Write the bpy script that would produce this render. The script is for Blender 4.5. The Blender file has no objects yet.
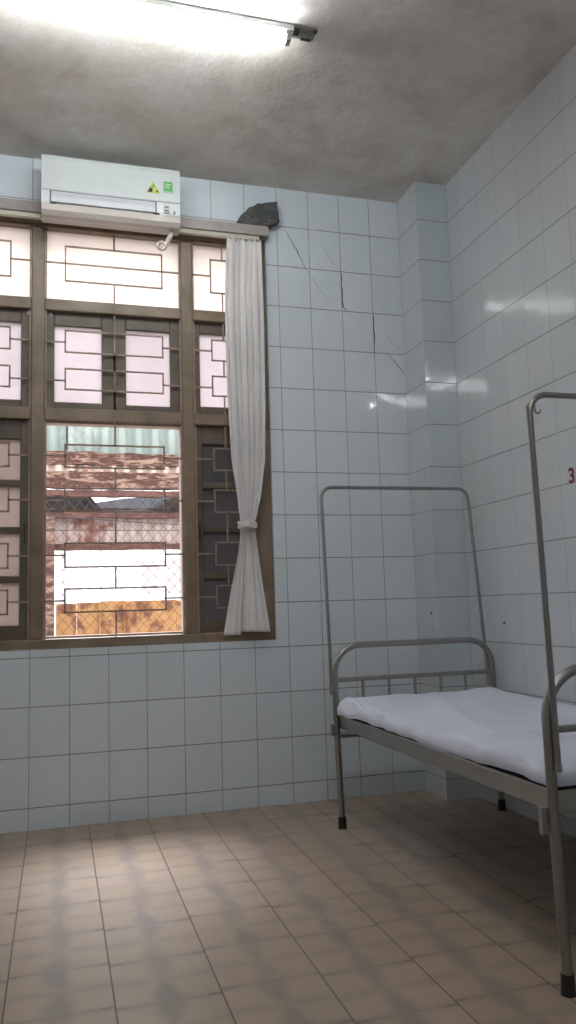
import bpy, bmesh, math, random
from mathutils import Vector, Matrix, noise
random.seed(7)
S = bpy.context.scene
COL = S.collection

# ------------------------------------------------------------------ helpers
def tag(o, label=None, cat=None, group=None, kind=None):
    if label: o['label'] = label
    if cat: o['category'] = cat
    if group: o['group'] = group
    if kind: o['kind'] = kind
    return o

def empty(name, loc=(0, 0, 0), **k):
    o = bpy.data.objects.new(name, None); COL.objects.link(o)
    o.location = loc; o.empty_display_size = .1
    return tag(o, **k)

def obj(name, bm, mat, parent=None, smooth=False, bevel=0, **k):
    bmesh.ops.recalc_face_normals(bm, faces=bm.faces[:])
    me = bpy.data.meshes.new(name); bm.to_mesh(me); bm.free()
    mats = mat if isinstance(mat, (list, tuple)) else [mat]
    for m in mats: me.materials.append(m)
    if smooth:
        for p in me.polygons: p.use_smooth = True
    o = bpy.data.objects.new(name, me); COL.objects.link(o)
    if parent:
        o.parent = parent
        base = parent.matrix_local.translation
        pp = parent
        off = Vector((0, 0, 0))
        while pp: off += pp.location; pp = pp.parent
        o.location = -off            # meshes are written in room coordinates
    if bevel:
        b = o.modifiers.new('bevel', 'BEVEL'); b.width = bevel; b.segments = 2
        b.limit_method = 'ANGLE'; b.angle_limit = .6
    return tag(o, **k)

def BM(): return bmesh.new()

def box(bm, x0, x1, y0, y1, z0, z1, mi=0):
    vs = [bm.verts.new((x, y, z)) for x in (x0, x1) for y in (y0, y1) for z in (z0, z1)]
    fs = []
    for q in ((0, 1, 3, 2), (4, 6, 7, 5), (0, 4, 5, 1), (2, 3, 7, 6), (0, 2, 6, 4), (1, 5, 7, 3)):
        f = bm.faces.new([vs[i] for i in q]); f.material_index = mi; fs.append(f)
    return vs

def tube(bm, pts, r, seg=12, closed=False, r_end=None):
    pts = [Vector(p) for p in pts]; n = len(pts)
    tang = []
    for i in range(n):
        a = pts[max(i - 1, 0)]; b = pts[min(i + 1, n - 1)]
        if closed: a = pts[(i - 1) % n]; b = pts[(i + 1) % n]
        tang.append((b - a).normalized())
    t = tang[0]
    ref = Vector((0, 0, 1)) if abs(t.z) < .9 else Vector((1, 0, 0))
    nrm = t.cross(ref).normalized(); rings = []
    for i in range(n):
        if i:
            q = tang[i - 1].rotation_difference(tang[i]); nrm = q @ nrm
        nrm = (nrm - tang[i] * nrm.dot(tang[i])).normalized()
        bi = tang[i].cross(nrm)
        rr = r if r_end is None else r + (r_end - r) * i / (n - 1)
        rings.append([bm.verts.new(pts[i] + (nrm * math.cos(2 * math.pi * k / seg) + bi * math.sin(2 * math.pi * k / seg)) * rr) for k in range(seg)])
    m = n if closed else n - 1
    for i in range(m):
        a, b = rings[i], rings[(i + 1) % n]
        for k in range(seg):
            bm.faces.new((a[k], a[(k + 1) % seg], b[(k + 1) % seg], b[k]))
    if not closed:
        for q in (rings[0][::-1], rings[-1]):
            bm.faces.new([bm.verts.new(v.co) for v in q])

def arc_path(corners, rad, seg=8):
    """polyline with its inner corners rounded"""
    P = [Vector(c) for c in corners]; out = [P[0]]
    for i in range(1, len(P) - 1):
        a = (P[i - 1] - P[i]).normalized(); b = (P[i + 1] - P[i]).normalized()
        ang = a.angle(b)
        if ang > 3.05: out.append(P[i]); continue
        d = rad / math.tan(ang / 2)
        s = P[i] + a * d; e = P[i] + b * d
        c = P[i] + (a + b).normalized() * (rad / math.sin(ang / 2))
        for k in range(seg + 1):
            f = k / seg
            v = (s - c).lerp(e - c, f)
            w = s - c; sw = w.angle(e - c)
            v = (w * math.sin((1 - f) * sw) + (e - c) * math.sin(f * sw)) / math.sin(sw)
            out.append(c + v)
    out.append(P[-1]); return out

def prism_x(bm, prof, x0, x1):
    a = [bm.verts.new((x0, y, z)) for y, z in prof]; b = [bm.verts.new((x1, y, z)) for y, z in prof]
    n = len(prof)
    for i in range(n): bm.faces.new((a[i], a[(i + 1) % n], b[(i + 1) % n], b[i]))
    bm.faces.new(a[::-1]); bm.faces.new(b)

def prism_y(bm, prof, y0, y1):
    a = [bm.verts.new((x, y0, z)) for x, z in prof]; b = [bm.verts.new((x, y1, z)) for x, z in prof]
    n = len(prof)
    for i in range(n): bm.faces.new((a[i], a[(i + 1) % n], b[(i + 1) % n], b[i]))
    bm.faces.new(a[::-1]); bm.faces.new(b)

# ------------------------------------------------------------------ materials
class NT:
    def __init__(s, name):
        s.m = bpy.data.materials.new(name); s.m.use_nodes = True
        s.t = s.m.node_tree; s.t.nodes.clear()
        s.out = s.n('ShaderNodeOutputMaterial')
    def n(s, typ, **k):
        o = s.t.nodes.new(typ)
        for a, b in k.items(): setattr(o, a, b)
        return o
    def l(s, a, b): s.t.links.new(a, b)
    def math(s, op, a, b=None, c=None, clamp=False):
        o = s.n('ShaderNodeMath', operation=op, use_clamp=clamp)
        for i, v in enumerate((a, b, c)):
            if v is None: continue
            if isinstance(v, (int, float)): o.inputs[i].default_value = v
            else: s.l(v, o.inputs[i])
        return o.outputs[0]
    def mix(s, f, a, b, mode='MIX'):
        o = s.n('ShaderNodeMix', data_type='RGBA', blend_type=mode)
        for i, v in ((0, f), (6, a), (7, b)):
            if isinstance(v, (int, float)): o.inputs[i].default_value = v
            elif isinstance(v, tuple): o.inputs[i].default_value = (*v, 1)
            else: s.l(v, o.inputs[i])
        return o.outputs[2]
    def noise(s, scale, detail=3, rough=.55, vec=None, dist=0):
        o = s.n('ShaderNodeTexNoise'); o.inputs['Scale'].default_value = scale
        o.inputs['Detail'].default_value = detail; o.inputs['Roughness'].default_value = rough
        o.inputs['Distortion'].default_value = dist
        if vec is not None: s.l(vec, o.inputs['Vector'])
        return o
    def ramp(s, fac, stops):
        o = s.n('ShaderNodeValToRGB'); e = o.color_ramp.elements
        while len(e) < len(stops): e.new(.5)
        for i, (p, c) in enumerate(stops):
            e[i].position = p; e[i].color = (*c, 1) if isinstance(c, tuple) else (c, c, c, 1)
        s.l(fac, o.inputs[0]); return o.outputs[0]
    def coords(s):
        g = s.n('ShaderNodeNewGeometry'); x = s.n('ShaderNodeSeparateXYZ'); s.l(g.outputs['Position'], x.inputs[0])
        return g, x
    def bsdf(s, **k):
        b = s.n('ShaderNodeBsdfPrincipled')
        for a, v in k.items():
            a = a.replace('_', ' ')
            if isinstance(v, (int, float)): b.inputs[a].default_value = v
            elif isinstance(v, tuple): b.inputs[a].default_value = (*v, 1)
            else: s.l(v, b.inputs[a])
        s.l(b.outputs[0], s.out.inputs[0]); return b
    def bump(s, h, strength=.3, dist=.01):
        o = s.n('ShaderNodeBump'); o.inputs['Strength'].default_value = strength
        o.inputs['Distance'].default_value = dist; s.l(h, o.inputs['Height']); return o.outputs[0]

def grid_mask(N, a, a0, w, half):
    """1 on a joint line of pitch w through a0, soft 0 elsewhere; also the cell index"""
    u = N.math('DIVIDE', N.math('SUBTRACT', a, a0), w)
    cell = N.math('FLOOR', u)
    fr = N.math('FRACT', u)
    d = N.math('MULTIPLY', N.math('MINIMUM', fr, N.math('SUBTRACT', 1, fr)), w)
    m = N.math('SUBTRACT', 1, N.math('DIVIDE', d, half), clamp=True)
    m = N.math('MULTIPLY', m, 2.0, clamp=True)
    return m, cell, fr

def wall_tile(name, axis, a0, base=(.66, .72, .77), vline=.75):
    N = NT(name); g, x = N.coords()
    A = x.outputs[axis]; Z = x.outputs[2]
    mh, ch, fz = grid_mask(N, Z, .109, .25, .0034)
    mv, cv, fx = grid_mask(N, A, a0, .20, .0026)
    mv = N.math('MULTIPLY', mv, vline)
    m = N.math('MAXIMUM', mh, mv)
    wn = N.n('ShaderNodeTexWhiteNoise', noise_dimensions='2D')
    cb = N.n('ShaderNodeCombineXYZ'); N.l(ch, cb.inputs[0]); N.l(cv, cb.inputs[1]); N.l(cb.outputs[0], wn.inputs['Vector'])
    n1 = N.noise(1.3, 4, .6); N.l(g.outputs['Position'], n1.inputs['Vector'])
    n2 = N.noise(9, 4, .7); N.l(g.outputs['Position'], n2.inputs['Vector'])
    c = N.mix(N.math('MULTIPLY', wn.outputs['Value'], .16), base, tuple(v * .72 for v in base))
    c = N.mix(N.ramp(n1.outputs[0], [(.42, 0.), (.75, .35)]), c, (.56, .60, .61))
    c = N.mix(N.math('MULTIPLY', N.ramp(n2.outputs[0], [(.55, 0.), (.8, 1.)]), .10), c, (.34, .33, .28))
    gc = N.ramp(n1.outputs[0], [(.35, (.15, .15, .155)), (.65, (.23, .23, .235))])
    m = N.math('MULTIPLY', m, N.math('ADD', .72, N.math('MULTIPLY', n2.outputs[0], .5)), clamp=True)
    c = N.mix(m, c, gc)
    # each tile sits a hair out of true: breaks up the mirror images
    sub = N.n('ShaderNodeVectorMath', operation='SUBTRACT'); N.l(wn.outputs['Color'], sub.inputs[0]); sub.inputs[1].default_value = (.5, .5, .5)
    scl = N.n('ShaderNodeVectorMath', operation='SCALE'); N.l(sub.outputs[0], scl.inputs[0]); scl.inputs['Scale'].default_value = .028
    add = N.n('ShaderNodeVectorMath', operation='ADD'); N.l(scl.outputs[0], add.inputs[0])
    n3 = N.noise(7, 2, .5); N.l(g.outputs['Position'], n3.inputs['Vector'])
    h = N.math('SUBTRACT', N.math('MULTIPLY', n3.outputs[0], .25), m)
    N.l(N.bump(h, .35, .004), add.inputs[1])
    nn = N.n('ShaderNodeVectorMath', operation='NORMALIZE'); N.l(add.outputs[0], nn.inputs[0])
    r = N.math('ADD', N.math('MULTIPLY', m, .5), N.math('ADD', .03, N.math('MULTIPLY', n2.outputs[0], .07)))
    b = N.bsdf(Base_Color=c, Roughness=r); b.inputs['IOR'].default_value = 1.62
    N.l(nn.outputs[0], b.inputs['Normal'])
    return N.m

def floor_mat():
    N = NT('floor_tiles'); g, x = N.coords()
    X = N.math('SUBTRACT', x.outputs[0], N.math('MULTIPLY', x.outputs[1], .008)); Y = x.outputs[1]
    mx, cx, fx = grid_mask(N, X, -1.402, .297, .0030)
    stag = N.math('MULTIPLY', N.math('MODULO', N.math('ABSOLUTE', cx), 2), .018)
    my, cy, fy = grid_mask(N, N.math('ADD', Y, stag), -1.43, .2885, .0024)
    my = N.math('MULTIPLY', my, N.math('ADD', .3, N.math('MULTIPLY', N.math('MODULO', N.math('ABSOLUTE', cy), 2), .5)))
    m = N.math('MAXIMUM', mx, my)
    nz = N.noise(5, 3, .6); N.l(g.outputs['Position'], nz.inputs['Vector'])
    wob = N.math('MULTIPLY', N.math('SUBTRACT', nz.outputs[0], .5), .30)
    du = N.math('ABSOLUTE', N.math('ADD', N.math('SUBTRACT', fx, .5), wob))
    dv = N.math('ABSOLUTE', N.math('SUBTRACT', fy, .5))
    # printed ornament: grey ribbons through the tile middles bulging round pale medallions
    wu = N.math('ADD', .085, N.math('MULTIPLY', N.math('ABSOLUTE', N.math('COSINE', N.math('MULTIPLY', fy, 3.1416))), .11))
    ribu = N.math('MULTIPLY', N.math('SUBTRACT', wu, du), 8, clamp=True)
    ribv = N.math('MULTIPLY', N.math('SUBTRACT', .13, N.math('ADD', dv, N.math('MULTIPLY', wob, .6))), 7, clamp=True)
    ed = N.math('MULTIPLY', N.math('SUBTRACT', .11, N.math('ADD', N.math('MINIMUM', fy, N.math('SUBTRACT', 1, fy)), N.math('MULTIPLY', wob, .4))), 9, clamp=True)
    rib = N.math('MAXIMUM', ribu, N.math('MULTIPLY', N.math('MAXIMUM', ribv, ed), .6))
    wear = N.noise(2.2, 4, .65); N.l(g.outputs['Position'], wear.inputs['Vector'])
    rib = N.math('MULTIPLY', rib, N.ramp(wear.outputs[0], [(.28, .35), (.55, 1.0)]))
    wn = N.n('ShaderNodeTexWhiteNoise', noise_dimensions='2D')
    cb = N.n('ShaderNodeCombineXYZ'); N.l(cx, cb.inputs[0]); N.l(cy, cb.inputs[1]); N.l(cb.outputs[0], wn.inputs['Vector'])
    base = N.mix(N.math('MULTIPLY', wn.outputs['Value'], .4), (.41, .315, .235), (.33, .24, .172))
    fine = N.noise(60, 3, .7); N.l(g.outputs['Position'], fine.inputs['Vector'])
    base = N.mix(N.math('MULTIPLY', fine.outputs[0], .25), base, (.30, .24, .20))
    c = N.mix(N.math('MULTIPLY', rib, .62), base, (.18, .165, .155))
    # dark dashes where the ribbons meet the joints
    da = N.math('MULTIPLY', N.math('SUBTRACT', .045, N.math('MINIMUM', fy, N.math('SUBTRACT', 1, fy))), 30, clamp=True)
    db = N.math('MULTIPLY', N.math('SUBTRACT', .15, N.math('MINIMUM', fx, N.math('SUBTRACT', 1, fx))), 20, clamp=True)
    c = N.mix(N.math('MULTIPLY', N.math('MULTIPLY', da, db), N.ramp(wear.outputs[0], [(.36, 0.), (.6, .7)])), c, (.15, .09, .07))
    c = N.mix(N.ramp(wear.outputs[0], [(.5, 0.), (.85, .35)]), c, (.25, .215, .185))
    c = N.mix(m, c, (.09, .07, .06))
    r = N.math('ADD', .22, N.math('MULTIPLY', wear.outputs[0], .28))
    b = N.bsdf(Base_Color=c, Roughness=r)
    h = N.math('SUBTRACT', N.math('MULTIPLY', nz.outputs[0], .3), m)
    N.l(N.bump(h, .4, .003), b.inputs['Normal'])
    return N.m

def plaster(name, c0, c1, c2, sc=1.6, bump=.35):
    N = NT(name); g, x = N.coords(); P = g.outputs['Position']
    n1 = N.noise(sc, 6, .62, P, .4); n2 = N.noise(sc * 7, 5, .7, P); n3 = N.noise(90, 3, .6, P)
    c = N.ramp(n1.outputs[0], [(.3, c0), (.52, c1), (.72, c2)])
    c = N.mix(N.math('MULTIPLY', N.ramp(n2.outputs[0], [(.4, 0.), (.7, 1.)]), .30), c, c0)
    h = N.math('ADD', N.math('MULTIPLY', n2.outputs[0], .9), N.math('MULTIPLY', n3.outputs[0], .25))
    b = N.bsdf(Base_Color=c, Roughness=.85); N.l(N.bump(h, bump, .012), b.inputs['Normal'])
    return N.m

def simple(name, c, rough=.5, metal=0., var=.12, sc=8., bump=0., spec=.5):
    N = NT(name); tc = N.n('ShaderNodeNewGeometry')
    n1 = N.noise(sc, 4, .6, tc.outputs['Position'])
    col = N.mix(N.ramp(n1.outputs[0], [(.35, 0.), (.7, 1.)]), c, tuple(max(0, v * (1 - var * 2)) for v in c))
    b = N.bsdf(Base_Color=col, Roughness=N.math('ADD', rough - .05, N.math('MULTIPLY', n1.outputs[0], .1)), Metallic=metal)
    b.inputs['Specular IOR Level'].default_value = spec
    if bump:
        N.l(N.bump(n1.outputs[0], bump, .005), b.inputs['Normal'])
    return N.m

def rusty(name, paint, rust=(.20, .07, .035), dark=(.07, .03, .02), amt=.5, sc=5., stretch=(1, 1, 1)):
    N = NT(name); tc = N.n('ShaderNodeNewGeometry'); mp = N.n('ShaderNodeMapping'); mp.inputs['Scale'].default_value = stretch
    N.l(tc.outputs['Position'], mp.inputs[0])
    n1 = N.noise(sc, 7, .68, mp.outputs[0], .3); n2 = N.noise(sc * 4, 5, .7, mp.outputs[0])
    rc = N.ramp(n2.outputs[0], [(.36, dark), (.62, rust)])
    f = N.ramp(n1.outputs[0], [(amt - .05, 0.), (amt + .05, 1.)])
    c = N.mix(f, rc, paint)
    b = N.bsdf(Base_Color=c, Roughness=.85); N.l(N.bump(n2.outputs[0], .3, .01), b.inputs['Normal'])
    return N.m

def frosted(name, c, thru, patt=True):
    """obscured glass: scatters the daylight that falls on its outer face"""
    N = NT(name); tc = N.n('ShaderNodeNewGeometry'); x = N.n('ShaderNodeSeparateXYZ'); N.l(tc.outputs['Position'], x.inputs[0])
    n1 = N.noise(2.5, 4, .6, tc.outputs['Position'])
    col = N.mix(N.ramp(n1.outputs[0], [(.35, 0.), (.7, .5)]), c, tuple(v * .8 for v in c))
    tr = N.n('ShaderNodeBsdfTranslucent'); N.l(col, tr.inputs[0])
    gl = N.n('ShaderNodeBsdfPrincipled'); gl.inputs['Base Color'].default_value = (*[v * .5 for v in c], 1); gl.inputs['Roughness'].default_value = .35
    mx = N.n('ShaderNodeMixShader'); mx.inputs[0].default_value = thru
    N.l(gl.outputs[0], mx.inputs[1]); N.l(tr.outputs[0], mx.inputs[2]); N.l(mx.outputs[0], N.out.inputs[0])
    return N.m

def cloth(name, c, trans=.25):
    N = NT(name); tc = N.n('ShaderNodeNewGeometry')
    n1 = N.noise(3, 4, .6, tc.outputs['Position']); n2 = N.noise(220, 2, .5, tc.outputs['Position'])
    col = N.mix(N.ramp(n1.outputs[0], [(.4, 0.), (.8, .6)]), c, tuple(v * .82 for v in c))
    b = N.n('ShaderNodeBsdfPrincipled'); N.l(col, b.inputs['Base Color']); b.inputs['Roughness'].default_value = .9
    b.inputs['Specular IOR Level'].default_value = .15
    N.l(N.bump(n2.outputs[0], .08, .002), b.inputs['Normal'])
    t = N.n('ShaderNodeBsdfTranslucent'); N.l(col, t.inputs[0])
    mx = N.n('ShaderNodeMixShader'); mx.inputs[0].default_value = trans
    N.l(b.outputs[0], mx.inputs[1]); N.l(t.outputs[0], mx.inputs[2]); N.l(mx.outputs[0], N.out.inputs[0])
    return N.m

def glow(name, c, s):
    N = NT(name); e = N.n('ShaderNodeEmission'); e.inputs[0].default_value = (*c, 1); e.inputs[1].default_value = s
    N.l(e.outputs[0], N.out.inputs[0]); return N.m

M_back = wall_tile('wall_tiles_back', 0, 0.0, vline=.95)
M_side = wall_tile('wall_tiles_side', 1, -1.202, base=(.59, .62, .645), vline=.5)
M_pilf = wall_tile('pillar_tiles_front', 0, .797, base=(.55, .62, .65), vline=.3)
M_floor = floor_mat()
M_ceil = plaster('ceiling_plaster', (.56, .50, .45), (.76, .71, .66), (.88, .86, .83), 2.3, .4)
M_ledge = plaster('ledge_plaster', (.30, .26, .24), (.40, .35, .33), (.48, .43, .41), 6)
M_wood = simple('window_wood', (.27, .195, .13), .42, var=.2, sc=6, bump=.1)
M_sash = simple('sash_wood', (.155, .118, .085), .45, var=.2, sc=6, bump=.1)
M_jamb_lit = simple('daylit_jamb_wood', (.42, .31, .26), .5, var=.15, sc=12)  # frame wood made paler and pinker: daylight on the jamb put into the colour
M_grille = simple('grille_iron', (.40, .29, .225), .5, metal=.0, var=.2, sc=30)
M_pane = frosted('frosted_glass', (.80, .74, .70), .85)
M_pane2 = frosted('frosted_glass_milky', (.62, .575, .585), .85)
M_pane_tan = frosted('frosted_glass_tan', (.42, .365, .34), .78)
M_pane_dark = frosted('frosted_glass_dark', (.20, .185, .19), .42)
M_steel = simple('stainless_steel', (.34, .33, .31), .35, metal=1., var=.04, sc=10)
M_steel2 = simple('brushed_steel_rail', (.40, .385, .365), .42, metal=1., var=.05, sc=6)
M_rubber = simple('black_rubber', (.012, .012, .013), .6)
M_acw = simple('ac_white_plastic', (.56, .595, .59), .3, var=.03, sc=4)
M_acb = simple('ac_ivory_plastic', (.52, .465, .425), .4, var=.05, sc=5)
M_acg = simple('ac_flap_grey', (.50, .51, .55), .35, var=.03)
M_dark = simple('dark_gap', (.03, .03, .035), .5)
M_green = simple('green_sticker', (.10, .42, .12), .4, var=.05)
M_yell = simple('yellow_sticker', (.55, .62, .08), .4, var=.1)
M_pale = simple('pale_sticker_print', (.62, .72, .60), .4)
M_hose = simple('ivory_hose', (.70, .63, .58), .5)
M_curt = cloth('curtain_cloth', (.90, .88, .87), .22)
M_sheet = cloth('sheet_cloth', (.68, .71, .82), .05)
M_matt = simple('mattress_dark', (.035, .037, .045), .8)
M_track = simple('cream_track', (.50, .48, .38), .4)
M_bundle = rusty('dark_mottled_plastic', (.06, .065, .07), rust=(.16, .15, .13), dark=(.035, .038, .04), amt=.5, sc=14)
M_red = simple('red_paint', (.22, .012, .02), .5)
M_black = simple('blackened_metal', (.03, .03, .03), .5)
M_batten = simple('batten_enamel', (.40, .44, .43), .4)
M_plate = rusty('corroded_plate', (.25, .25, .24), rust=(.16, .15, .14), dark=(.08, .08, .08), amt=.42, sc=25)
M_tube = glow('fluorescent_glow', (.94, .99, 1.), 66.)
M_tube2 = glow('fluorescent_glow_back', (.96, .98, 1.), 84.)
M_corrg = rusty('green_sheet_paint', (.27, .315, .285), rust=(.44, .46, .44), dark=(.35, .39, .36), amt=.42, sc=2)
M_rust = rusty('rusty_painted_steel', (.30, .19, .145), rust=(.12, .050, .035), dark=(.035, .014, .011), amt=.54, sc=9, stretch=(.7, 1, 2.6))
M_rust2 = rusty('rusty_red_steel', (.15, .065, .052), rust=(.11, .042, .03), dark=(.05, .022, .018), amt=.52, sc=7, stretch=(1, 1, 3))
M_wire = simple('rusty_wire', (.10, .05, .04), .7)
M_rustw = rusty('rust_stained_white_sheet', (.40, .31, .28), rust=(.22, .095, .065), dark=(.14, .055, .04), amt=.40, sc=2.6)
M_eave = rusty('pale_eave', (.60, .46, .38), rust=(.35, .2, .14), dark=(.2, .1, .08), amt=.42, sc=6)
M_orange = rusty('orange_rust_panel', (.42, .215, .085), rust=(.25, .10, .04), dark=(.12, .05, .035), amt=.46, sc=6)
M_greysh = simple('grey_sheet', (.09, .09, .095), .6, var=.3, sc=4)
M_bluesh = simple('blue_white_sheet', (.30, .35, .42), .6)
M_bldg = simple('white_render', (.92, .90, .90), .8, var=.03)
M_bwin = simple('pale_shutter', (.58, .50, .52), .8)
M_ground = plaster('outside_ground', (.16, .14, .12), (.24, .22, .19), (.30, .28, .25), 2)
M_plain = simple('plain_outer_wall', (.5, .48, .44), .8)

# ------------------------------------------------------------------ room shell
XR, XL, YF, H = .999, -3.6, -6.4, 3.6
WX0, WX1, WZ0, WZ1 = -1.84, -.075, .90, 3.30
b = BM()
box(b, XL - .2, WX0, 0, .2, 0, H + .1); box(b, WX1, XR + .2, 0, .2, 0, H + .1)
box(b, WX0, WX1, 0, .2, 0, WZ0); box(b, WX0, WX1, 0, .2, WZ1, H + .1)
wb = obj('wall_back', b, M_back, kind='structure')
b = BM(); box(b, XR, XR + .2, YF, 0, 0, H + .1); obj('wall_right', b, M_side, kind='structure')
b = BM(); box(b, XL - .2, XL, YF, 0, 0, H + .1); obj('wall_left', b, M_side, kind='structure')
b = BM(); box(b, XL - .2, XR + .2, YF - .2, YF, 0, H + .1); obj('wall_front', b, M_back, kind='structure')
b = BM(); box(b, XL - .2, XR + .2, YF - .2, .2, -.15, 0); obj('floor', b, M_floor, kind='structure')
b = BM(); box(b, XL, XR, YF, 0, H, H + .1); obj('ceiling', b, M_ceil, kind='structure')
# pillar in the corner: faces toward the room and toward the window
b = BM(); box(b, .797, XR, -.271, 0, 0, H)
for f in b.faces:
    n = f.normal if f.normal.length else Vector((0, 0, 0))
b.faces.ensure_lookup_table()
bmesh.ops.recalc_face_normals(b, faces=b.faces[:])
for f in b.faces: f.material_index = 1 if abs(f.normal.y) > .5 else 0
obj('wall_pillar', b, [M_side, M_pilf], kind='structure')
# ledge over the window
b = BM(); box(b, -1.98, -.068, -.062, 0, 3.258, 3.322); obj('trim_1', b, M_ledge, kind='structure', bevel=.006)

# cracks in the tiling
M_crack = simple('crack_dark', (.06, .06, .06), .9)
M_crackl = simple('crack_faint', (.28, .31, .31), .9)
def crack(pts, w, mat):
    b = BM()
    P = []
    for i in range(len(pts) - 1):
        a, c = Vector(pts[i]), Vector(pts[i + 1]); n = 6
        for k in range(n):
            q = a.lerp(c, k / n); j = .003 * math.sin(k * 2.3 + i)
            P.append((q.x + j, q.y))
    P.append(tuple(pts[-1]))
    n = len(P)
    up = [b.verts.new((x - w * (1 - .55 * abs(2 * i / (n - 1) - 1)), -.0012, z)) for i, (x, z) in enumerate(P)]
    dn = [b.verts.new((x + w * (1 - .55 * abs(2 * i / (n - 1) - 1)), -.0012, z)) for i, (x, z) in enumerate(P)]
    for i in range(n - 1): b.faces.new((up[i], up[i + 1], dn[i + 1], dn[i]))
    obj('crack', b, mat, parent=wb)
crack([(.052, 3.34), (.12, 3.22), (.179, 3.10)], .0032, M_crack)
crack([(.179, 3.10), (.25, 3.0), (.313, 2.909)], .0020, M_crackl)
crack([(.273, 3.295), (.33, 3.19), (.402, 3.098)], .0016, M_crackl)
crack([(.402, 3.098), (.404, 2.89), (.432, 2.853)], .0042, M_crack)
crack([(.602, 2.852), (.601, 2.60)], .0042, M_crack)
crack([(.691, 2.603), (.75, 2.54), (.799, 2.478)], .0032, M_crack)
crack([(.66, 2.76), (.72, 2.68), (.79, 2.62)], .0020, M_crackl)

# ------------------------------------------------------------------ window
W = empty('window_1', (-.958, .02, WZ0), kind='structure')
cols = [(-1.76, -1.403), (-1.333, -.583), (-.515, -.155)]
b = BM()
y0, y1 = .02, .12
box(b, WX0, -1.76, y0, y1, WZ0, WZ1); box(b, -.155, WX1, y0, y1, WZ0, WZ1)
box(b, -1.76, -.155, y0, y1, 3.218, WZ1); box(b, -1.76, -.155, y0, y1, WZ0, .952)
for a, c in ((-1.403, -1.333), (-.583, -.515)): box(b, a, c, y0, y1, .952, 3.218)
for a, c in cols:
    box(b, a, c, y0, y1, 2.742, 2.808); box(b, a, c, y0, y1, 2.125, 2.193)
obj('window_frame', b, M_wood, parent=W, bevel=.006)
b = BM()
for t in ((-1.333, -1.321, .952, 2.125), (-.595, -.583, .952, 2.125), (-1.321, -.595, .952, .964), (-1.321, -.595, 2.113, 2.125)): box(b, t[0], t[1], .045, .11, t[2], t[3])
obj('daylit_jamb_strip', b, M_jamb_lit, parent=W)  # strips added round the clear opening, coloured as the jamb lit by daylight
b = BM()
for x in (-.53, -.568, -1.348, -1.388): box(b, x - .002, x + .002, .0165, .0205, .97, 3.2)
obj('frame_moulding', b, M_wood, parent=W)

R = .0042
def grille(x0, x1, z0, z1, segs):
    b = BM(); y = .034
    def bar(a, c, r=R if z1 > 2.13 else .0046):
        if abs(a[0] - c[0]) < 1e-6: box(b, a[0] - r, a[0] + r, y - r, y + r, min(a[1], c[1]), max(a[1], c[1]))
        else: box(b, min(a[0], c[0]) - r, max(a[0], c[0]) + r, y - r, y + r, a[1] - r, a[1] + r)
    e = .006
    bar((x0 + e, z0 + .002), (x0 + e, z1 - .002)); bar((x1 - e, z0 + .002), (x1 - e, z1 - .002))
    for s in segs: bar(*s)
    return obj('window_grille', b, M_grille, parent=W)
def rect(a, c, z0, z1): return [((a, z0), (a, z1)), ((c, z0), (c, z1)), ((a, z0), (c, z0)), ((a, z1), (c, z1))]
for i, (x0, x1) in enumerate(cols):
    cx = (x0 + x1) / 2; ra, rc = ((-1.224, -.689) if i == 1 else (cx - .069, cx + .069))
    if i == 1: cx = -.958
    # top light
    segs = rect(ra, rc, 2.921, 3.122) + [((cx, 3.122), (cx, 3.218)), ((cx, 2.921), (cx, 2.808))]
    if i == 1: segs += [((x0, 3.022), (x1, 3.022))]
    else: segs += [((x0, 3.022), (ra, 3.022)), ((rc, 3.022), (x1, 3.022))]
    grille(x0, x1, 2.808, 3.218, segs)
    # middle
    segs = rect(ra, rc, 2.512, 2.634) + rect(ra, rc, 2.302, 2.418) + [((cx, 2.634), (cx, 2.742)), ((cx, 2.418), (cx, 2.512)), ((cx, 2.302), (cx, 2.193))]
    if i == 1: segs += [((cx, 2.634), (cx, 2.193))]
    for z in (2.568, 2.350): segs += [((x0, z), (ra, z)), ((rc, z), (x1, z))]
    grille(x0, x1, 2.193, 2.742, segs)
    # lower
    R4 = [(1.868, 1.993), (1.626, 1.752), (1.327, 1.455), (1.087, 1.211)]
    segs = []
    for z0, z1 in R4:
        segs += rect(ra, rc, z0, z1); zm = (z0 + z1) / 2 + (.0 if i == 1 else 0)
        segs += [((x0, zm), (ra, zm)), ((rc, zm), (x1, zm))]
    zz = [2.125, 1.993, 1.868, 1.752, 1.626, 1.455, 1.327, 1.211, 1.087, .952]
    for k in range(0, 10, 2): segs += [((cx, zz[k + 1]), (cx, zz[k]))]
    grille(x0, x1, .952, 2.125, segs)

def sash(x0, x1, z0, z1, sl, sr, zs, panemat, wood=M_sash, y0=.054, y1=.088, handle=None, name='sash'):
    """zs: list of (z0, z1) glass openings"""
    b = BM(); g = -.003
    x0 += g; x1 -= g; z0 += g; z1 -= g
    box(b, x0, sl, y0, y1, z0, z1); box(b, sr, x1, y0, y1, z0, z1)
    edges = [z0] + [v for q in zs for v in q] + [z1]
    for k in range(0, len(edges), 2): box(b, sl, sr, y0, y1, edges[k], edges[k + 1])
    s = obj(name, b, wood, parent=W, bevel=.004)
    for a, c in zs:
        b = BM(); box(b, sl - .003, sr + .003, (y0 + y1) / 2 - .002, (y0 + y1) / 2 + .002, a - .003, c + .003)
        p = obj('pane', b, panemat); p.parent = s
        p.location = (0, 0, 0)
    if handle:
        hx, hz = handle
        b = BM(); tube(b, arc_path([(hx, y0, hz - .05), (hx, y0 - .022, hz - .05), (hx, y0 - .022, hz + .05), (hx, y0, hz + .05)], .008, 4), .004, 8)
        h = obj('handle', b, M_black, smooth=True); h.parent = s
    return s
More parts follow.
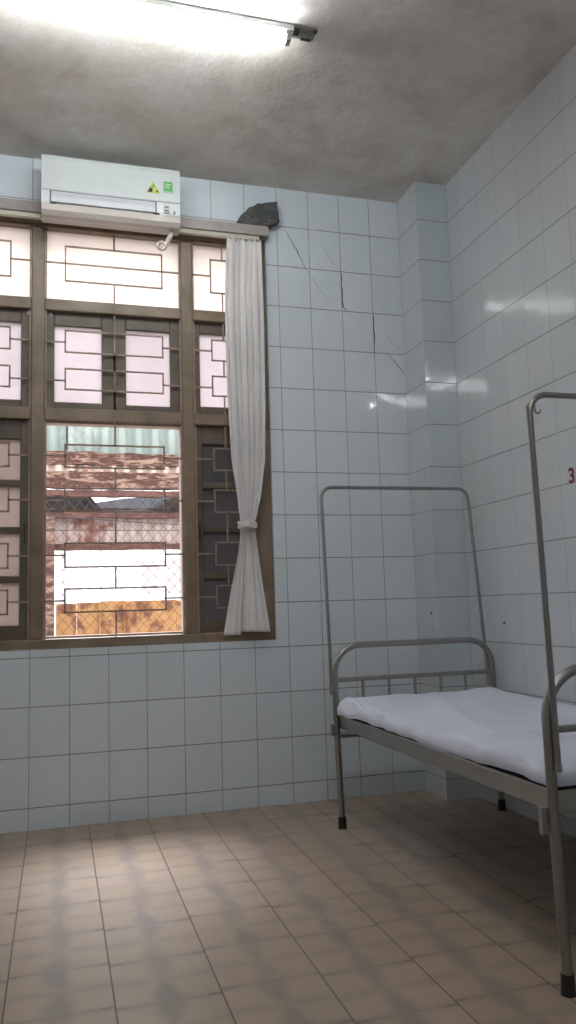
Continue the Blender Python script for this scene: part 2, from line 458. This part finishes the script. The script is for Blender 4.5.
# fixed top lights: each a pane straight in the frame
for i, (a, c) in enumerate(cols):
    b = BM(); box(b, a - .002, c + .002, .068, .072, 2.806, 3.22)
    obj('top_pane', b, M_pane, parent=W)
# middle sashes
sash(-1.333, -.958, 2.193, 2.742, -1.282, -1.027, [(2.235, 2.668)], M_pane2)
sash(-.958, -.583, 2.193, 2.742, -.894, -.645, [(2.232, 2.670)], M_pane2)
sash(-1.76, -1.403, 2.193, 2.742, -1.705, -1.456, [(2.238, 2.672)], M_pane2)
sash(-.515, -.155, 2.193, 2.742, -.472, -.205, [(2.242, 2.676)], M_pane2)
ZP = [(1.028, 1.252), (1.286, 1.513), (1.546, 1.764), (1.80, 2.02)]
sash(-1.76, -1.403, .952, 2.125, -1.705, -1.455, ZP, M_pane_tan, handle=(-1.43, 1.51))
sash(-.515, -.155, .952, 2.125, -.468, -.205, ZP, M_pane_dark, handle=(-.492, 1.51))
# hooks seen against the light at the head of the middle sashes
for x in (-1.42, -1.30):
    b = BM(); box(b, x - .006, x + .006, .046, .052, 2.715, 2.735); obj('latch', b, M_acb, parent=W)

# ------------------------------------------------------------------ curtain and its track
T = empty('curtain_track', (-1, -.05, 3.2), label='cream curtain track running under the ledge over the window', cat='curtain track')
b = BM(); box(b, -1.95, -.125, -.062, -.036, 3.226, 3.252); obj('rail', b, M_track, parent=T, bevel=.003)
b = BM(); box(b, -.125, -.105, -.062, -.010, 3.218, 3.257); obj('end_bracket', b, M_black, parent=T, bevel=.002)

def lerp_tab(tab, z):
    for (za, a), (zb, c) in zip(tab, tab[1:]):
        if z <= za and z >= zb:
            f = (za - z) / (za - zb); f = f * f * (3 - 2 * f) if len(tab) > 2 else f
            return a + (c - a) * f
    return tab[-1][1] if z < tab[-1][0] else tab[0][1]
CU = empty('curtain', (-.23, -.06, .94), label='white cloth curtain gathered by a tie at the right side of the window', cat='curtain')
b = BM()
NZ, NS = 110, 150
Lx = [(3.225, -.326), (2.9, -.343), (2.7, -.347), (2.26, -.341), (1.91, -.328), (1.70, -.300), (1.545, -.279), (1.45, -.288), (1.2, -.330), (.94, -.380)]
Rx = [(3.225, -.122), (2.7, -.118), (2.26, -.123), (1.91, -.135), (1.70, -.165), (1.545, -.206), (1.45, -.195), (1.2, -.155), (.94, -.118)]
rows = []
def lin(tab, z):
    for (za, a), (zb, c) in zip(tab, tab[1:]):
        if za >= z >= zb: return a + (c - a) * (za - z) / (za - zb)
    return tab[0][1] if z > tab[0][0] else tab[-1][1]
for i in range(NZ + 1):
    f = i / NZ; row = []
    for j in range(NS + 1):
        s = j / NS
        z = 3.222 + (.945 - 3.222) * f
        if f > .9: z += (f - .9) * 10 * ((-.010 if s < .40 else .008 - .01 * (s - .4)))
        l, r_ = lin(Lx, z), lin(Rx, z)
        q = max(0, 1 - abs(z - 1.545) / .35); q2 = 1 - q * .55
        lo = min(1, max(0, (1.5 - z) / .3))
        ph = 6.2832 * s
        up_f = (.012 * math.sin(ph * 6.3 + .5 * math.sin(z * 2)) + .006 * math.sin(ph * 11 + 1.3) + .006 * math.sin(ph * 3.1 + z * 1.6))
        # below the tie: a narrow left leaf, a deep fold, then one wide leaf
        lo_f = .012 * math.sin(ph * 1.0 + 4.2) - .034 * math.exp(-((s - .40) / .03) ** 2) - .012 * math.exp(-((s - .27) / .02) ** 2) + .002 * math.sin(ph * 5)
        up_f -= .010 * math.exp(-((s - .33) / .03) ** 2) + .009 * math.exp(-((s - .68) / .025) ** 2)
        y = -.062 - (up_f * (1 - lo) + (lo_f - .01 - (.026 if s < .4 else 0)) * lo) * q2
        wob = .004 * math.sin(ph * 6.3 + 1.1) * (1 - lo)
        row.append(b.verts.new((l + (r_ - l) * s + wob, y, z)))
    rows.append(row)
for i in range(NZ):
    for j in range(NS):
        b.faces.new((rows[i][j], rows[i][j + 1], rows[i + 1][j + 1], rows[i + 1][j]))
cl = obj('cloth', b, M_curt, parent=CU, smooth=True)
sm = cl.modifiers.new('thick', 'SOLIDIFY'); sm.thickness = .0025
b = BM()
for k, zc in enumerate((1.553, 1.535)):
    pts = [(-.2425 + .045 * math.cos(t) + .001 * k, -.062 + .040 * math.sin(t), zc + .006 * math.sin(3 * t + k)) for t in [2 * math.pi * i / 28 for i in range(28)]]
    tube(b, pts, .0105, 8, closed=True)
ti = obj('tie', b, M_curt, parent=CU, smooth=True)
b = BM()
bmesh.ops.create_icosphere(b, subdivisions=3, radius=.018, matrix=Matrix.Translation((-.248, -.108, 1.540)) @ Matrix.Diagonal((1.1, .8, .8, 1)))
for v in b.verts: v.co += Vector(noise.noise_vector(v.co * 60)) * .005
kn = obj('knot', b, M_curt, smooth=True); kn.parent = ti
b = BM()
for k in range(9):
    x = -.315 + k * .023; box(b, x - .003, x + .003, -.064, -.056, 3.212, 3.232)
obj('curtain_hooks', b, M_acw, parent=CU, kind='stuff')

# ------------------------------------------------------------------ air conditioner
AC = empty('air_conditioner', (-.98, -.13, 3.19), label='white split air conditioner mounted above the window near the ceiling', cat='air conditioner')
ax0, ax1 = -1.353, -.612
prof = [(-.067, 3.21), (-.067, 3.535), (-.150, 3.538), (-.178, 3.532), (-.195, 3.517), (-.203, 3.49), (-.206, 3.40), (-.205, 3.325), (-.200, 3.322), (-.196, 3.255), (-.200, 3.250), (-.196, 3.215), (-.178, 3.193), (-.14, 3.186), (-.10, 3.19)]
b = BM(); prism_x(b, prof, ax0, ax1); obj('body', b, M_acw, parent=AC, bevel=.010)
b = BM(); prism_x(b, [(-.196, 3.249), (-.2015, 3.249), (-.2035, 3.238), (-.199, 3.212), (-.181, 3.190), (-.10, 3.1835), (-.10, 3.19), (-.176, 3.196), (-.192, 3.216)], ax0 + .004, ax1 - .004); obj('bottom_trim', b, M_acb, parent=AC)
b = BM(); box(b, -1.309, -.744, -.2005, -.190, 3.247, 3.322); obj('outlet', b, M_dark, parent=AC)
b = BM(); prism_x(b, [(-.199, 3.318), (-.2045, 3.316), (-.2095, 3.285), (-.2075, 3.256), (-.202, 3.254), (-.2035, 3.285)], -1.303, -.752); obj('air_flap', b, M_acg, parent=AC)
for x in (-1.306, -.760):
    b = BM(); box(b, x, x + .03, -.2085, -.2005, 3.246, 3.255); obj('flap_pivot', b, M_dark, parent=AC)
b = BM(); prism_y(b, [(-.801, 3.367), (-.725, 3.367), (-.762, 3.437)], -.2072, -.2052); tri = obj('warning_sticker', b, M_yell, parent=AC)
b = BM()
prism_y(b, [(-.795, 3.371), (-.768, 3.371), (-.766, 3.395), (-.780, 3.397)], -.2079, -.2074)
prism_y(b, [(-.748, 3.374), (-.733, 3.374), (-.742, 3.392)], -.2079, -.2074)
for k in range(14):
    pass
q = obj('sticker_print', b, M_dark); q.parent = tri
b = BM(); prism_y(b, [(-.775, 3.40), (-.750, 3.40), (-.762, 3.424)], -.2079, -.2074); q = obj('sticker_print', b, M_green); q.parent = tri
b = BM(); box(b, -.706, -.656, -.2074, -.2052, 3.378, 3.441); gs = obj('energy_sticker', b, M_green, parent=AC)
b = BM(); box(b, -.702, -.660, -.2079, -.2072, 3.379, 3.384)
for k in range(3): box(b, -.700, -.664 - .006 * k, -.2079, -.2074, 3.425 - k * .011, 3.429 - k * .011)
q = obj('sticker_print', b, M_pale); q.parent = gs
b = BM(); box(b, -.705, -.670, -.2065, -.200, 3.262, 3.308); dp = obj('display_panel', b, M_acg, parent=AC)
b = BM()
for k in range(2):
    b = BM(); box(b, -.70, -.678, -.2072, -.2062, 3.268 + k * .02, 3.278 + k * .02); q = obj('display_mark', b, M_plate); q.parent = dp
b = BM(); box(b, -.652, -.642, -.2062, -.198, 3.262, 3.276); obj('receiver_window', b, M_plate, parent=AC)
b = BM(); box(b, -1.30, -.66, -.067, -.001, 3.33, 3.50); obj('mounting_plate', b, M_acb, parent=AC)
b = BM(); tube(b, arc_path([(-.640, -.125, 3.20), (-.655, -.130, 3.175), (-.685, -.120, 3.115), (-.705, -.115, 3.095)], .015, 4), .013, 10)
dh = obj('drain_hose', b, M_hose, parent=AC, smooth=True)
b = BM(); tube(b, [(-.708 + .022 * math.cos(t), -.118, 3.108 + .022 * math.sin(t)) for t in [2 * math.pi * i / 18 for i in range(18)]], .009, 8, closed=True)
q = obj('hose_coil', b, M_hose, smooth=True); q.parent = dh

# ------------------------------------------------------------------ dark bundle on the ledge
b = BM()
outl = [(-.262, 3.323), (-.235, 3.372), (-.187, 3.425), (-.133, 3.458), (-.06, 3.468), (-.008, 3.486), (-.004, 3.43), (0, 3.362), (-.03, 3.345), (-.07, 3.3235), (-.16, 3.323)]
prism_y(b, outl, -.060, -.0005)
bmesh.ops.triangulate(b, faces=b.faces[:])
bmesh.ops.subdivide_edges(b, edges=b.edges[:], cuts=3, use_grid_fill=True)
for v in b.verts:
    if v.co.y < -.02 and v.co.z > 3.335: v.co += Vector(noise.noise_vector(v.co * 22)) * .010
obj('plastic_bundle', b, M_bundle, smooth=False, label='crumpled dark grey plastic bundle wedged on the right end of the window ledge', cat='bundle')

# ------------------------------------------------------------------ fluorescent light
def tube_light(dx, dy, label, M_t=M_tube):
    new = []
    FL = empty('fluorescent_light', (-.92, -1.335, 3.6), label=label, cat='ceiling light')
    build_light(FL, M_t)
    FL.location.x += dx; FL.location.y += dy
    return FL
def build_light(FL, M_t):
    b = BM(); box(b, -1.60, -.290, -1.350, -1.326, 3.572, 3.6); obj('batten', b, M_batten, parent=FL, bevel=.003)
    b = BM(); tube(b, [(-1.56, -1.325, 3.545), (-.325, -1.325, 3.545)], .021, 20); obj('tube', b, M_t, parent=FL, smooth=True)
    for x in (-1.582, -.325):
        b = BM(); box(b, x, x + .022, -1.345, -1.305, 3.524, 3.574); obj('lamp_holder', b, M_plate, parent=FL, bevel=.003)
    b = BM(); box(b, -.290, -.182, -1.350, -1.278, 3.590, 3.6); pl = obj('end_plate', b, M_plate, parent=FL, bevel=.003)
    for t in ((-.288, -.262, -1.34, -1.312, 3.576, 3.5905), (-.200, -.183, -1.349, -1.337, 3.582, 3.5905), (-.24, -.195, -1.290, -1.279, 3.584, 3.5905)):
        b = BM(); box(b, *t); q = obj('terminal', b, M_black); q.parent = pl

tube_light(0, 0, 'white fluorescent tube light fixed to the plaster ceiling nearest the window')
tube_light(-.15, -2.95, 'white fluorescent tube light on the ceiling over the back of the room', M_tube2)

# ------------------------------------------------------------------ bed
BX0, BX1, YH, YT = .066, .952, -.57, -2.37
BED = empty('hospital_bed', ((BX0 + BX1) / 2, (YH + YT) / 2, 0), label='tubular steel hospital bed frame with tall hoops standing along the right wall', cat='bed')
RL = .0155
def end_frame(y, sgn, nspin, foot):
    # hoop of thick tube that forms the legs' upper halves
    lx0, lx1 = BX0, BX1
    b = BM()
    ztop = .880
    path = arc_path([(lx0, y, .42), (lx0 - .002, y, ztop), (lx1 - .004, y, ztop), (lx1, y, .42)], .135, 12)
    tube(b, path, RL, 14); obj('end_frame', b, M_steel, parent=BED, smooth=True)
    for k, x in enumerate((lx0, lx1)):
        b = BM(); dx = .010 if k == 0 else .006
        tube(b, [(x, y, .42), (x + dx * .5, y, .22), (x + dx, y, .035)], RL, 14); lg = obj('leg', b, M_steel, parent=BED, smooth=True)
        b = BM(); tube(b, [(x + dx, y, 0), (x + dx, y, .012), (x + dx, y, .055)], RL + .0065, 14, r_end=RL + .003)
        q = obj('rubber_foot', b, M_rubber, smooth=False); q.parent = lg
    b = BM(); tube(b, [(lx0 + .01, y, .712), (lx1 - .01, y, .712)], .011, 10); obj('cross_bar', b, M_steel, parent=BED, smooth=True)
    for k in range(nspin):
        x = .213 + k * .1435
        b = BM(); tube(b, [(x, y, .712), (x, y, .545)], .0085, 8); obj('spindle', b, M_steel, parent=BED, smooth=True)
    # angle-iron end rail
    b = BM(); yi = y - sgn * .012
    box(b, lx0 + .01, lx1 - .01, min(yi, yi + sgn * .003), max(yi, yi + sgn * .003), .478, .545)
    box(b, lx0 + .01, lx1 - .01, min(yi, yi - sgn * .04), max(yi, yi - sgn * .04), .478, .482)
    obj('end_rail', b, M_steel2, parent=BED)
end_frame(YH, -1, 5, False)
end_frame(YT, 1, 5, True)
# side rails: angle iron with a lip
for x, s in ((BX0 + .012, 1), (BX1 - .012, -1)):
    b = BM()
    box(b, min(x, x + s * .004), max(x, x + s * .004), YT + .018, YH - .018, .478, .542)
    box(b, min(x, x + s * .035), max(x, x + s * .035), YT + .018, YH - .018, .478, .482)
    box(b, min(x - s * .008, x), max(x - s * .008, x), YT + .018, YH - .018, .533, .542)
    obj('side_rail', b, M_steel2, parent=BED, bevel=.0015)
# brackets between rail and legs
for x in (BX0, BX1):
    for y, s in ((YT, 1), (YH, -1)):
        b = BM()
        box(b, x - .036 if x < .5 else x + .004, x - .010 if x < .5 else x + .028, y + (.004 if s > 0 else -.022), y + (.022 if s > 0 else -.004), .425 if s > 0 else .445, .500)
        obj('bracket', b, M_steel2, parent=BED, bevel=.002)
# short stay under the head rail
b = BM(); box(b, BX0 + .01, BX0 + .115, YH - .012, YH + .008, .430, .446); obj('stay', b, M_steel2, parent=BED)
b = BM()
for k in range(9):
    y = YT + .15 + k * .188; box(b, BX0 + .018, BX1 - .018, y - .02, y + .02, .482, .488)
obj('deck_slats', b, M_steel2, parent=BED)
# tall hoops for hanging a net or a drip
def hoop(y, y_top, xa, xb, zt, zb, rad, hook, lean=0):
    b = BM()
    tube(b, arc_path([(xa, y, zb), (xa - lean * .45, (y + y_top) / 2, (zb + zt) / 2), (xa - lean, y_top, zt), (xb - .012, y_top, zt + .004), (xb + (.020 if y > -1 else 0), y, zb)], rad, 10), .0093, 12)
    h = obj('hoop', b, M_steel, parent=BED, smooth=True)
    if hook:
        b = BM()
        xa -= lean
        pts = [(xa + .010 + u * .55, y_top - .012, zt - .03 - v * .62) for u, v in ((0, 0), (0, .027), (.006, .044), (.02, .05), (.034, .042), (.036, .03))]
        tube(b, pts, .0028, 8)
        tube(b, [(xa + .008 + .016 * math.cos(t), y_top, zt - .030 + .008 * math.sin(t) + .012 * math.cos(t)) for t in [2 * math.pi * i / 14 for i in range(14)]], .0035, 6, closed=True)
        q = obj('hook', b, M_steel, smooth=True); q.parent = h
    return h
hoop(YH + .012, YH + .075, .050, .912, 1.694, .66, .06, False)
hoop(YT - .026, YT - .024, .0735, .915, 1.688, .604, .06, True, .016)
# where the far hoop slides into its sockets
for x in (.0735, .915):
    b = BM(); tube(b, [(x, YT - .0255, .600), (x, YT - .0255, .622)], .0110, 12); obj('socket', b, M_steel2, parent=BED, smooth=True)
for x in (.050, .932):
    b = BM(); tube(b, [(x, YH + .012, .64), (x, YH + .012, .70)], .0125, 12); obj('socket', b, M_steel2, parent=BED, smooth=True)

# ------------------------------------------------------------------ mattress and sheet
b = BM(); box(b, BX0 + .035, BX1 - .035, YT + .04, YH - .04, .4885, .560)
obj('mattress', b, M_matt, bevel=.015, label='thin dark mattress lying on the steel bed under the white sheet', cat='mattress')
def sheet():
    b = BM(); r = .036
    x0, x1, y0, y1 = BX0 + .006, BX1 - .012, YT + .022, YH - .018
    cx, cy = (x0 + x1) / 2, (y0 + y1) / 2; ax, ay = (x1 - x0) / 2 - r, (y1 - y0) / 2 - r
    arcL = r * 2.05
    def f(a, A):
        s = 1 if a >= 0 else -1; a = abs(a)
        if a < A: return s * a, 0, 0
        th = min((a - A) / r, 2.05)
        return s * (A + r * math.sin(th)), r * (1 - math.cos(th)), th
    NX, NY = 90, 190; rows = []
    for j in range(NY + 1):
        bb = -(ay + arcL) + 2 * (ay + arcL) * j / NY; row = []
        for i in range(NX + 1):
            aa = -(ax + arcL) + 2 * (ax + arcL) * i / NX
            X, dx, tx = f(aa, ax); Y, dy, ty = f(bb, ay)
            d = max(dx, dy)
            x, y = cx + X, cy + Y
            t = (y - y0) / (y1 - y0)                       # 0 foot .. 1 head
            top = .600 + .020 * t ** 1.3
            # the pad sags from the head corner and swells again
            top += .006 * math.sin(t * 7 + x * 3)
            w = noise.noise(Vector((x * 3.1, y * 2.2, 1.3))) * .012 + noise.noise(Vector((x * 9 + y * 3, y * 5, 5.1))) * .005
            w += .004 * math.sin((x * 2.2 + y * 1.1) * 14) * math.exp(-((t - .45) / .25) ** 2)
            # long soft fold running diagonally across, and a bunched one by the head corner
            g1 = math.exp(-((y + .92) / .26) ** 4)
            xc = .175 + (y + .43) * .17
            w += g1 * (.016 * math.exp(-((x - xc + .028) / .020) ** 2) - .013 * math.exp(-((x - xc) / .012) ** 2))
            g2 = math.exp(-((y + 1.3) / .55) ** 4); xl = .48 + (y + .875) * .286
            w += g2 * .013 * math.exp(-((x - xl) / .035) ** 2) + g2 * .006 * math.exp(-((x - xl - .16) / .04) ** 2)
            w += .014 * math.exp(-((x - .93) / .10) ** 2) * math.exp(-((y + .62) / .10) ** 2)
            w += .010 * math.exp(-((y + 2.05 - (x - .2) * .5) / .04) ** 2) * math.exp(-((x - .3) / .2) ** 2)
            z = top - d * (top - .546) / (r * 1.46) + w * (1 - min(1, d / .05) * .55)
            # side drop swings in and out
            if tx > .6 and aa < 0:
                x += .006 * math.sin(y * 17 + 1) - .004 * math.sin(y * 41)
                z += .004 * math.sin(y * 5.2 + .4) * min(1, (tx - .6))
                if tx > 1.2:
                    x -= .012 * math.exp(-((y + .72) / .12) ** 2); z -= .006 * math.exp(-((y + .74) / .10) ** 2)
            z = max(z, .5435)
            row.append(b.verts.new((x, y, z)))
        rows.append(row)
    for j in range(NY):
        for i in range(NX): b.faces.new((rows[j][i], rows[j][i + 1], rows[j + 1][i + 1], rows[j + 1][i]))
    o = obj('bed_sheet', b, M_sheet, smooth=True, label='rumpled white sheet spread over the bed and wrapped round the mattress edge', cat='bed sheet')
    return o
sheet()

# ------------------------------------------------------------------ writing and small marks on the walls
cu = bpy.data.curves.new('wall_number', 'FONT'); cu.body = '3'; cu.size = .098; cu.extrude = .0004; cu.offset = .0030
to = bpy.data.objects.new('tmp', cu); COL.objects.link(to)
bpy.context.view_layer.update()
me = bpy.data.meshes.new_from_object(to.evaluated_get(bpy.context.evaluated_depsgraph_get()))
bpy.data.objects.remove(to)
me.materials.clear(); me.materials.append(M_red)
no = bpy.data.objects.new('wall_number', me); COL.objects.link(no)
no.rotation_euler = (math.pi / 2, 0, -math.pi / 2); no.scale = (1.0, 1, 1)
no.location = (XR - .001, -1.264, 1.609)
tag(no, 'red painted number 3 on the tiled right wall above the bed', 'number')
def plug(name, p, nrm, label, r=.006):
    b = BM(); p = Vector(p); n = Vector(nrm)
    tube(b, [p, p + n * .004, p + n * .010], r, 10, r_end=r * .6)
    obj(name, b, M_black, label=label, cat='nail')
plug('nail', (.797, -.20, 1.02), (-1, 0, 0), 'small dark nail in the pillar side beside the bed head hoop')
plug('nail', (XR, -.64, .963), (-1, 0, 0), 'small dark nail in the right wall above the bed sheet')
b = BM(); prism_y(b, [(.212, 3.352), (.245, 3.352), (.238, 3.372), (.222, 3.376)], -.004, 0)
obj('plaster_chip', b, M_hose, label='small beige plaster blob on the tile joint right of the dark bundle', cat='plaster blob')

# ------------------------------------------------------------------ outside
b = BM(); box(b, -14, 12, .2, 30, -.35, -.2); obj('ground', b, M_ground, kind='structure')

def corrugated(name, x0, x1, y, z0, z1, pitch, amp, mat, jag=0, **k):
    b = BM(); n = int((x1 - x0) / pitch * 10); a, c = [], []
    for i in range(n + 1):
        x = x0 + (x1 - x0) * i / n; ph = 2 * math.pi * x / pitch
        yy = y + amp * max(-.6, min(.6, math.sin(ph))) / .6
        zj = jag * noise.noise(Vector((x * 5, 0, 3))) if jag else 0
        a.append(b.verts.new((x, yy, z0 + zj))); c.append(b.verts.new((x, yy, z1)))
    for i in range(n): b.faces.new((a[i], a[i + 1], c[i + 1], c[i]))
    o = obj(name, b, mat, **k); s = o.modifiers.new('thick', 'SOLIDIFY'); s.thickness = .003; return o
corrugated('corrugated_sheet', -2.6, 1.6, 3.12, 2.36, 3.05, .155, .028, M_corrg, label='pale green corrugated metal sheet standing above the rusty beams outside', cat='metal sheet')
corrugated('eave_sheet', -2.6, 1.6, 2.98, 2.345, 2.405, .12, .02, M_eave, jag=.02, label='pale wavy eave strip between the two upper rusty beams outside', cat='metal strip')
corrugated('stained_sheet', -1.31, 1.6, 3.0, 1.67, 1.945, .11, .012, M_rustw, label='whitish rust-stained metal sheet hanging below the rusty beams outside', cat='metal sheet')

def beam(z0, z1, y, mat, label, x0=-2.6, x1=1.6, d=.08, rough=.008, tilt=0):
    b = BM(); n = 90; R_ = []
    for i in range(n + 1):
        x = x0 + (x1 - x0) * i / n
        j0 = rough * noise.noise(Vector((x * 6, z0 * 9, 0))) + tilt * (x + 1); j1 = rough * noise.noise(Vector((x * 6, z1 * 9, 4))) + tilt * (x + 1)
        R_.append([b.verts.new(c) for c in ((x, y, z0 + j0), (x, y, z1 + j1), (x, y + d, z1 + j1), (x, y + d, z0 + j0))])
    for i in range(n):
        for k in range(4): b.faces.new((R_[i][k], R_[i][(k + 1) % 4], R_[i + 1][(k + 1) % 4], R_[i + 1][k]))
    b.faces.new(R_[0]); b.faces.new(R_[-1][::-1])
    return obj('rusty_beam', b, mat, label=label, cat='beam')
beam(2.405, 2.525, 2.95, M_rust, 'thick rusty beam directly under the green corrugated sheet', rough=.02)
beam(2.195, 2.345, 2.95, M_rust, 'thick rusty beam just below the pale wavy eave strip', rough=.015)
beam(2.118, 2.172, 2.93, M_rust2, 'dark red rusty beam above the grey roof gap outside', rough=.012)
beam(1.925, 1.968, 2.93, M_rust2, 'thin dark rusty bar along the top of the stained sheet', rough=.01)
beam(1.635, 1.690, 2.93, M_rust2, 'red rusty bar along the bottom of the stained sheet', rough=.008)
b = BM(); tube(b, [(-1.16, 2.90, 2.53), (-1.16, 2.90, 3.1)], .010, 8); obj('black_pipe', b, M_black, label='thin black upright pipe in front of the green corrugated sheet', cat='pipe')
# grey roof underside with a paler torn piece, seen between the beams
b = BM(); prism_y(b, [(-1.5, 1.80), (-.75, 1.80), (-.82, 2.02), (-.98, 2.22), (-1.5, 2.22)], 3.3, 3.31); obj('grey_sheet', b, M_greysh, label='dark grey metal sheet filling the left of the gap between beams', cat='metal sheet')
b = BM(); prism_y(b, [(-.62, 1.80), (1.6, 1.80), (1.6, 2.20), (-.10, 2.20), (-.36, 2.04), (-.45, 1.99)], 3.3, 3.31); obj('grey_sheet', b, M_greysh, label='dark grey metal sheet filling the right of the gap between beams', cat='metal sheet')
b = BM(); prism_y(b, [(-1.1, 1.80), (-.20, 1.80), (0.0, 2.20), (-.62, 2.16), (-.98, 2.10)], 3.36, 3.37); obj('pale_sheet', b, M_bluesh, label='pale blue-white torn sheet in the gap between the grey sheets', cat='metal sheet')
beam(2.03, 2.042, 3.2, M_rust, 'slim bar crossing the gap between the grey sheets', d=.02, rough=.004)
# posts of the shed
b = BM(); box(b, -1.335, -1.265, 2.86, 2.92, -.2, 1.93)
obj('rusty_post', b, M_rust, label='rusty upright post at the left of the outdoor opening', cat='post')
b = BM(); box(b, 1.35, 1.42, 2.86, 2.92, -.2, 2.2); obj('rusty_post', b, M_rust, label='rusty upright post far right of the outdoor shed', cat='post')
b = BM(); box(b, -2.55, -2.48, 2.86, 2.92, -.2, 2.2); obj('rusty_post', b, M_rust, label='rusty upright post far left of the outdoor shed', cat='post')
# rusty orange hoarding
FX = [(-1.25, -1.07), (-1.07, -.86), (-.86, -.645), (-.645, -.18), (-.18, .5), (.5, 1.3)]
FLab = ['leftmost narrow orange rusty metal panel beside the rusty post', 'narrow rusty metal panel second from the post', 'orange rusty metal panel with a pale vertical edge', 'wide bright orange rusty metal panel behind the wire mesh', 'wide orange rusty panel at the right edge of the opening', 'orange rusty panel last to the right outside']
FM = [M_orange, M_orange, M_orange, M_orange, M_orange, M_orange]
for k, (a, c) in enumerate(FX):
    b = BM(); zt = [1.165, 1.17, 1.18, 1.175, 1.17, 1.16][k]
    box(b, a, c - .003, 3.05, 3.07, -.2, zt)
    if k in (1, 2): box(b, c - .018, c - .003, 3.02, 3.05, -.2, zt)
    obj('fence_panel', b, FM[k], label=FLab[k], cat='fence panel', group='rusty hoarding panels outside')
# chain link mesh
b = BM(); mx0, mx1, mz0, mz1, my, st = -1.7, .3, .55, 2.02, 1.5, .075
for s in (1, -1):
    k = -40
    while k < 60:
        c0 = mx0 + k * st
        # line x = c0 + s*(z - mz0)*.85 ; clip to the rectangle
        pts = []
        for zz in (mz0, mz1): pts.append((c0 + s * (zz - mz0) * .85, zz))
        (xa, za), (xb, zb) = pts
        def cl_(x, z, x2, z2):
            if x < mx0: z = z + (mx0 - x) / (x2 - x) * (z2 - z); x = mx0
            elif x > mx1: z = z + (mx1 - x) / (x2 - x) * (z2 - z); x = mx1
            return x, z
        if not (max(xa, xb) < mx0 or min(xa, xb) > mx1):
            p = cl_(xa, za, xb, zb); q = cl_(xb, zb, xa, za)
            tube(b, [(p[0], my + s * .0015, p[1]), (q[0], my + s * .0015, q[1])], .0017, 4)
        k += 1
MS = empty('chain_link_fence', (-.7, 1.5, -.2), label='rusty chain link wire mesh fence just outside the window', cat='fence')
obj('wire_mesh', b, M_wire, parent=MS)
for x in (-1.72, .32):
    b = BM(); tube(b, [(x, my, -.2), (x, my, 2.05)], .02, 10); obj('post', b, M_rust, parent=MS)
b = BM(); tube(b, [(-1.72, my, .55), (.32, my, .55)], .008, 8); obj('rail', b, M_rust, parent=MS)
for (za, zb, lab) in ((1.915, 1.80, 'thin sagging cable crossing the stained sheet, upper one'), (1.80, 1.80, 'thin level cable crossing the stained sheet, lower one')):
    b = BM(); tube(b, [(-1.35, 2.7 + (.1 if za < 1.85 else 0), za), (-.5, 2.7 + (.1 if za < 1.85 else 0), (za + zb) / 2 - .004), (.5, 2.7 + (.1 if za < 1.85 else 0), zb)], .004, 6); obj('cable', b, M_black, label=lab, cat='cable')
# pale house beyond
HB = empty('house', (0, 15, -.2), label='pale house with faint shuttered windows far beyond the orange panels', cat='building')
b = BM(); box(b, -6, 8, 15, 17, -.2, 2.9); obj('wall', b, M_bldg, parent=HB)
for x in (-3.4, .8, 1.35, 3.2):
    b = BM(); box(b, x, x + .38, 14.96, 15.0, 1.5, 2.3); wn_ = obj('window', b, M_bwin, parent=HB)
b = BM(); box(b, -1.05, -.97, 14.9, 15, -.2, 2.9); obj('downpipe', b, M_bwin, parent=HB)

# ------------------------------------------------------------------ light
w = bpy.data.worlds.new('overcast'); S.world = w; w.use_nodes = True
nt = w.node_tree; nt.nodes.clear()
o = nt.nodes.new('ShaderNodeOutputWorld'); bg = nt.nodes.new('ShaderNodeBackground')
bg.inputs[0].default_value = (.97, .98, 1.0, 1)
tc = nt.nodes.new('ShaderNodeTexCoord'); sx = nt.nodes.new('ShaderNodeSeparateXYZ'); mr = nt.nodes.new('ShaderNodeMapRange')
nt.links.new(tc.outputs['Generated'], sx.inputs[0]); nt.links.new(sx.outputs[2], mr.inputs[0])
mr.inputs[1].default_value = 0; mr.inputs[2].default_value = 1; mr.inputs[3].default_value = 2.4; mr.inputs[4].default_value = 6.0   # overcast: zenith brighter than horizon
nt.links.new(mr.outputs[0], bg.inputs[1])
nt.links.new(bg.outputs[0], o.inputs[0])

sl = bpy.data.lights.new('hazy_sun', 'SUN'); sl.energy = 8.0; sl.angle = math.radians(27); sl.color = (.93, .94, 1)
so = bpy.data.objects.new('hazy_sun', sl); COL.objects.link(so); so.location = (-2, 6, 9)
so.rotation_euler = Vector((-.02, -.60, -1.0)).to_track_quat('-Z', 'Y').to_euler()

# ------------------------------------------------------------------ camera
cd = bpy.data.cameras.new('camera'); cam = bpy.data.objects.new('camera', cd); COL.objects.link(cam)
cam.location = (-1.29808, -4.41948, 1.08604); cam.rotation_euler = (1.6872, .03034, -.28559)
cd.sensor_fit = 'HORIZONTAL'; cd.sensor_width = 36; cd.lens = 36 * 803.76 / 576; cd.clip_start = .05
S.camera = cam

S.view_settings.view_transform = 'Standard'; S.view_settings.look = 'None'
S.view_settings.exposure = 0; S.view_settings.gamma = 1
S.cycles.max_bounces = 10; S.cycles.diffuse_bounces = 6; S.cycles.transmission_bounces = 6
S.cycles.use_denoising = True
S.cycles.sample_clamp_indirect = 40
